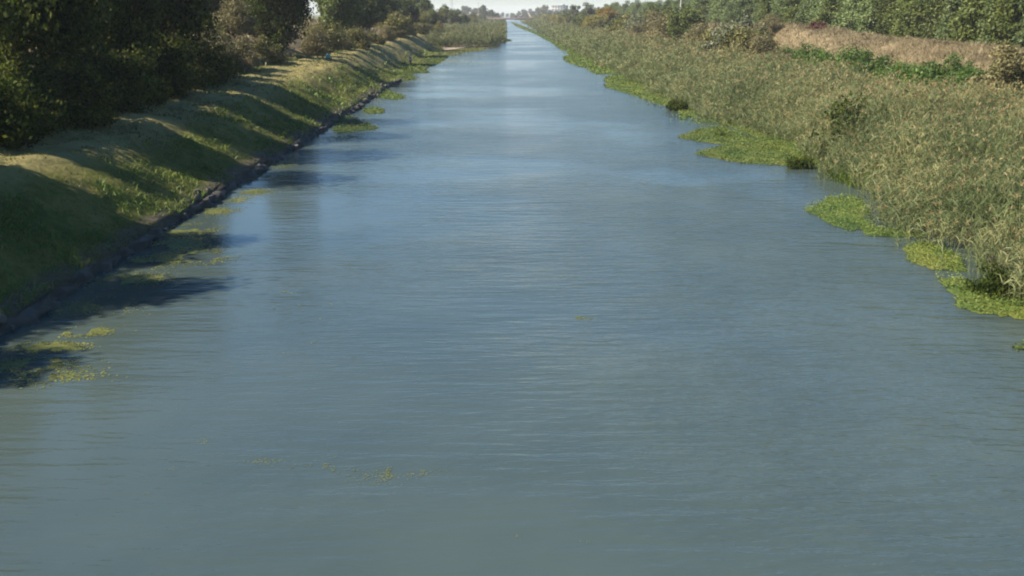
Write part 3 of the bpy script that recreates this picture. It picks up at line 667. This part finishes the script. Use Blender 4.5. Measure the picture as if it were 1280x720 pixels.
E = [(0, 1), (1, 2), (2, 3), (3, 4), (4, 5), (2, 6), (6, 7), (7, 8), (2, 9), (9, 10), (10, 11), (0, 12), (12, 13), (13, 14), (14, 15), (0, 16), (16, 17), (17, 18), (18, 19)]
# hands: palm and five fingers rooted in each wrist
for w_i, sx_ in ((8, -1), (11, 1)):
    bx, by, bz = J[w_i][0]; J.append(((bx, by + .05, bz - .05), .03)); E.append((w_i, len(J) - 1)); palm = len(J) - 1
    for k in range(5):
        dx = (k - 2) * .018; thumb = (k == 0)
        J.append(((bx + dx * 1.4 - (.03 * sx_ if thumb else 0), by + .08 + (0 if thumb else .02), bz - .08 - (0 if thumb else .02)), .009)); E.append((palm, len(J) - 1))
        J.append(((bx + dx * 1.5 - (.035 * sx_ if thumb else 0), by + .09 + (.01 if thumb else .02), bz - .11 - .01 * (k == 3)), .008)); E.append((len(J) - 2, len(J) - 1))
skin('body', J, E, sk, person)
JJ = [((0, 0, .86), .165), ((0, .01, 1.18), .17), ((0, 0, 1.43), .135), ((-.2, 0, 1.43), .082), ((-.26, .03, 1.14), .066), ((-.225, .14, .96), .055), ((.2, 0, 1.43), .082), ((.25, .06, 1.15), .066), ((.14, .21, 1.07), .055), ((0, .0, 1.5), .085)]
skin('jacket', JJ, [(0, 1), (1, 2), (2, 3), (3, 4), (4, 5), (2, 6), (6, 7), (7, 8), (2, 9)], jk, person)
skin('trousers', [((0, 0, .93), .15), ((-.105, 0, .84), .115), ((-.115, .02, .5), .082), ((-.125, 0, .1), .068), ((.105, 0, .84), .115), ((.125, .05, .5), .082), ((.135, .02, .1), .068)], [(0, 1), (1, 2), (2, 3), (0, 4), (4, 5), (5, 6)], tr_, person)
skin('hair', [((0, 0, 1.66), .082), ((0, .01, 1.73), .088), ((0, .05, 1.76), .06)], [(0, 1), (1, 2)], hr, person)
for s_ in (-1, 1): skin('shoe', [((.125 * s_, -.04, .05), .052), ((.13 * s_, .08, .04), .05), ((.14 * s_, .19, .03), .036)], [(0, 1), (1, 2)], sh_, person)
tag(person, 'person in a blue jacket and dark trousers standing on the weedy left shore', 'person')

# teal bag on the terrace
bp_ = at(410, 73.5, 3.1); bag = empty('carrier_bag', on_ground(bp_, 0), .4)
bm = bmesh.new(); bmesh.ops.create_uvsphere(bm, u_segments=16, v_segments=10, radius=.27)
for v in bm.verts:
    c = v.co; n_ = float(vnoise(c.x * 7 + 3, c.y * 7 + c.z * 9)); c *= .85 + .35 * n_; c.z = max(c.z, -.16); c.x *= 1.2; c.z *= 1.0 + .35 * (c.z > .1)
me = bpy.data.meshes.new('sack'); bm.to_mesh(me); bm.free(); me.materials.append(solid('teal_plastic', (.07, .26, .25), .5, .2)); o = link('sack', me, bag); o.location.z = .17
for s_ in (-1, 1):
    V, Fq = tube([np.array([-.1, .05 * s_, .36]), np.array([-.07, .07 * s_, .52]), np.array([.07, .07 * s_, .52]), np.array([.1, .05 * s_, .36])], [.014] * 4, 6); a = Acc(); a.add(V, Fq); link('handle', a.mesh('handle', me.materials[0]), bag)
tag(bag, 'small teal carrier bag lying on the shaded edge of the bank terrace', 'bag')

# ------------------------------------------------------------------ far bridge, poles, block
def box(a, x0, x1, y0, y1, z0, z1):
    V = np.array([[x0, y0, z0], [x1, y0, z0], [x1, y1, z0], [x0, y1, z0], [x0, y0, z1], [x1, y0, z1], [x1, y1, z1], [x0, y1, z1]], float)
    a.add(V, np.array([[0, 3, 2, 1], [4, 5, 6, 7], [0, 1, 5, 4], [1, 2, 6, 5], [2, 3, 7, 6], [3, 0, 4, 7]]))
br = empty('road_bridge', (12, 1000, 0)); rust = solid('rusty_paint', (.11, .07, .06), .8, .3, .5); conc = solid('old_concrete', (.30, .28, .25), .9, .2, .4)
a = Acc(); box(a, -38, 38, -3, 3, 2.75, 3.35); link('deck', a.mesh('deck', conc), br)
for yy_ in (-3.3, 3.02):
    a = Acc(); box(a, -38, 38, yy_, yy_ + .28, 2.3, 3.95); link('girder', a.mesh('girder', rust), br)
    a = Acc(); box(a, -38, 38, yy_ + .08, yy_ + .2, 4.75, 4.9); box(a, -38, 38, yy_ + .1, yy_ + .18, 4.35, 4.43)
    for x in np.arange(-37.8, 38, 2.4): box(a, x, x + .14, yy_ + .07, yy_ + .21, 3.95, 4.75)
    link('railing', a.mesh('railing', rust), br)
for x in (-27, 26):
    a = Acc(); box(a, x - .7, x + .7, -2.6, 2.6, -1.2, 2.3); box(a, x - 1, x + 1, -2.9, 2.9, 2.0, 2.28); link('pier', a.mesh('pier', conc), br)
tag(br, 'low rust red girder bridge crossing the canal near the horizon', 'bridge')

def pole(px, X, topz, rad, label, mat, name='utility_pole', arms=True, mesh_th=False):
    p = along(px, X, 5); o = empty(name, on_ground(p, .2)); h = topz - o.location.z
    V, Fq = tube([np.array([0, 0, 0]), np.array([0, 0, h * .5]), np.array([0, 0, h])], [rad, rad * .85, rad * .65], 10); a = Acc(); a.add(V, Fq); link('shaft', a.mesh('shaft', mat, True), o)
    if arms:
        a = Acc(); box(a, -1.1, 1.1, -rad - .1, -rad * .6, h - .7, h - .55); link('crossarm', a.mesh('crossarm', mat), o)
        for x in (-.95, 0, .95):
            V, Fq = tube([np.array([x, -rad * .6 - .05, h - .55]), np.array([x, -rad * .6 - .05, h - .42]), np.array([x, -rad * .6 - .05, h - .28])], [.05, .08, .04], 8); a = Acc(); a.add(V, Fq); link('insulator', a.mesh('insulator', conc), o)
    tag(o, label, 'pole', None); return o
pale = solid('pale_concrete', (.27, .265, .25), .85, .12, .6)
pole(850, 48, 17, .25, 'pale concrete utility pole rising before the green wood', pale)
pole(794, 56, 15.5, .14, 'thin dark pole standing above the trees right of the orange tree', solid('dark_timber', (.07, .06, .055), .9, .3))
pole(598, -28, 19, .22, 'thinner and farther grey mast on the skyline left of the tall poplar', conc)
py2 = along(565, -50, 3); o = empty('lattice_mast', on_ground(py2, .2)); steel = solid('grey_steel', (.33, .34, .35), .6, .1, metallic=.3)
for sx_, sy_ in ((-1, -1), (1, -1), (1, 1), (-1, 1)):
    V, Fq = tube([np.array([sx_ * .9, sy_ * .9, 0]), np.array([sx_ * .5, sy_ * .5, 26])], [.12, .09], 6); a = Acc(); a.add(V, Fq); link('leg', a.mesh('leg', steel), o)
a = Acc()
for k in range(13):
    z0 = k * 2; z1 = z0 + 2; w0 = .9 - .4 * z0 / 26; w1 = .9 - .4 * z1 / 26; sg = 1 if k % 2 else -1
    for q in (-1, 1):
        V, Fq = tube([np.array([-sg * w0, q * w0, z0]), np.array([sg * w1, q * w1, z1])], [.06, .06], 5); a.add(V, Fq)
        V, Fq = tube([np.array([q * w0, -sg * w0, z0]), np.array([q * w1, sg * w1, z1])], [.06, .06], 5); a.add(V, Fq)
link('bracing', a.mesh('bracing', steel), o); tag(o, 'grey lattice mast on the skyline above the left tree row', 'mast')

bl = empty('apartment_block', (65 / F * 1500, 1500, gz(78, 1500))); a = Acc(); box(a, -12, 12, -6, 6, 0, 16.5); link('wall', a.mesh('wall', solid('grey_render', (.19, .19, .19), .9, .1, .2)), bl)
a = Acc(); box(a, -12.3, 12.3, -6.3, 6.3, 16.5, 17.1); rf_ = link('roof', a.mesh('roof', conc), bl)
a = Acc(); box(a, 3, 7, -3, 3, 17.1, 19.2); link('stair_head', a.mesh('stair_head', conc), rf_)
gl = solid('dark_glass', (.05, .06, .07), .15, .1); a = Acc(); box(a, -.9, .9, -.06, .02, 0, 1.5); wm = a.mesh('window', gl)
for i in range(6):
    for j in range(5):
        o = link('window', wm, bl); o.location = (-9.5 + i * 3.8, -6, 1.6 + j * 3)
tag(bl, 'pale grey flat roofed block on the skyline right of the far bridge', 'building')

# ------------------------------------------------------------------ air
a = Acc(); box(a, -4500, 4500, -150, 4800, -3.5, 34)
hz_, nt, out = nt_of('haze')
pv_ = N(nt, 'ShaderNodeVolumePrincipled'); pv_.inputs['Density'].default_value = .00013; pv_.inputs['Color'].default_value = (.86, .89, .95, 1); L(nt, pv_.outputs[0], out.inputs['Volume'])
o = link('haze', a.mesh('haze', hz_)); tag(o, kind='stuff')

# ------------------------------------------------------------------ light
SUN_EL, SUN_AZ = R(39), R(-104)          # azimuth from +Y (down the canal), negative = left
sd = Vector((math.sin(SUN_AZ) * math.cos(SUN_EL), math.cos(SUN_AZ) * math.cos(SUN_EL), math.sin(SUN_EL)))
ld = bpy.data.lights.new('sun', 'SUN'); lo = bpy.data.objects.new('sun', ld); COL.objects.link(lo)
ld.energy = 5.0; ld.angle = R(.5); ld.color = (1, .92, .78)
lo.rotation_euler = sd.to_track_quat('Z', 'Y').to_euler(); lo.location = (-60, 0, 60)
wd = bpy.data.worlds.new('World'); SC.world = wd; wd.use_nodes = True
nt = wd.node_tree; bg = nt.nodes['Background']
sky = nt.nodes.new('ShaderNodeTexSky'); sky.sky_type = 'NISHITA'; sky.sun_disc = False
sky.sun_elevation = SUN_EL; sky.sun_rotation = SUN_AZ; sky.altitude = 50; sky.air_density = 1.0; sky.dust_density = .5; sky.ozone_density = 2.5
gm = nt.nodes.new('ShaderNodeGamma'); gm.inputs[1].default_value = .5          # milky autumn air: a flatter sky
nt.links.new(sky.outputs[0], gm.inputs[0])
ti = nt.nodes.new('ShaderNodeMix'); ti.data_type = 'RGBA'; ti.blend_type = 'MULTIPLY'; ti.inputs['Factor'].default_value = 1; ti.inputs['B'].default_value = (.87, .96, 1.12, 1)
hs_ = nt.nodes.new('ShaderNodeHueSaturation'); hs_.inputs['Saturation'].default_value = 1.85; nt.links.new(gm.outputs[0], hs_.inputs['Color'])
nt.links.new(hs_.outputs[0], ti.inputs['A']); nt.links.new(ti.outputs['Result'], bg.inputs[0]); bg.inputs[1].default_value = .122

# ------------------------------------------------------------------ picture
SC.view_settings.view_transform = 'Standard'; SC.view_settings.look = 'None'; SC.view_settings.gamma = 1; SC.view_settings.exposure = 1.5
SC.render.engine = 'CYCLES'
cy = SC.cycles
cy.max_bounces = 6; cy.diffuse_bounces = 2; cy.glossy_bounces = 2; cy.transmission_bounces = 3; cy.volume_bounces = 1; cy.transparent_max_bounces = 4
cy.caustics_reflective = False; cy.caustics_refractive = False
cy.use_denoising = True
cy.filter_width = 2.0
print('wood trees', cnt)
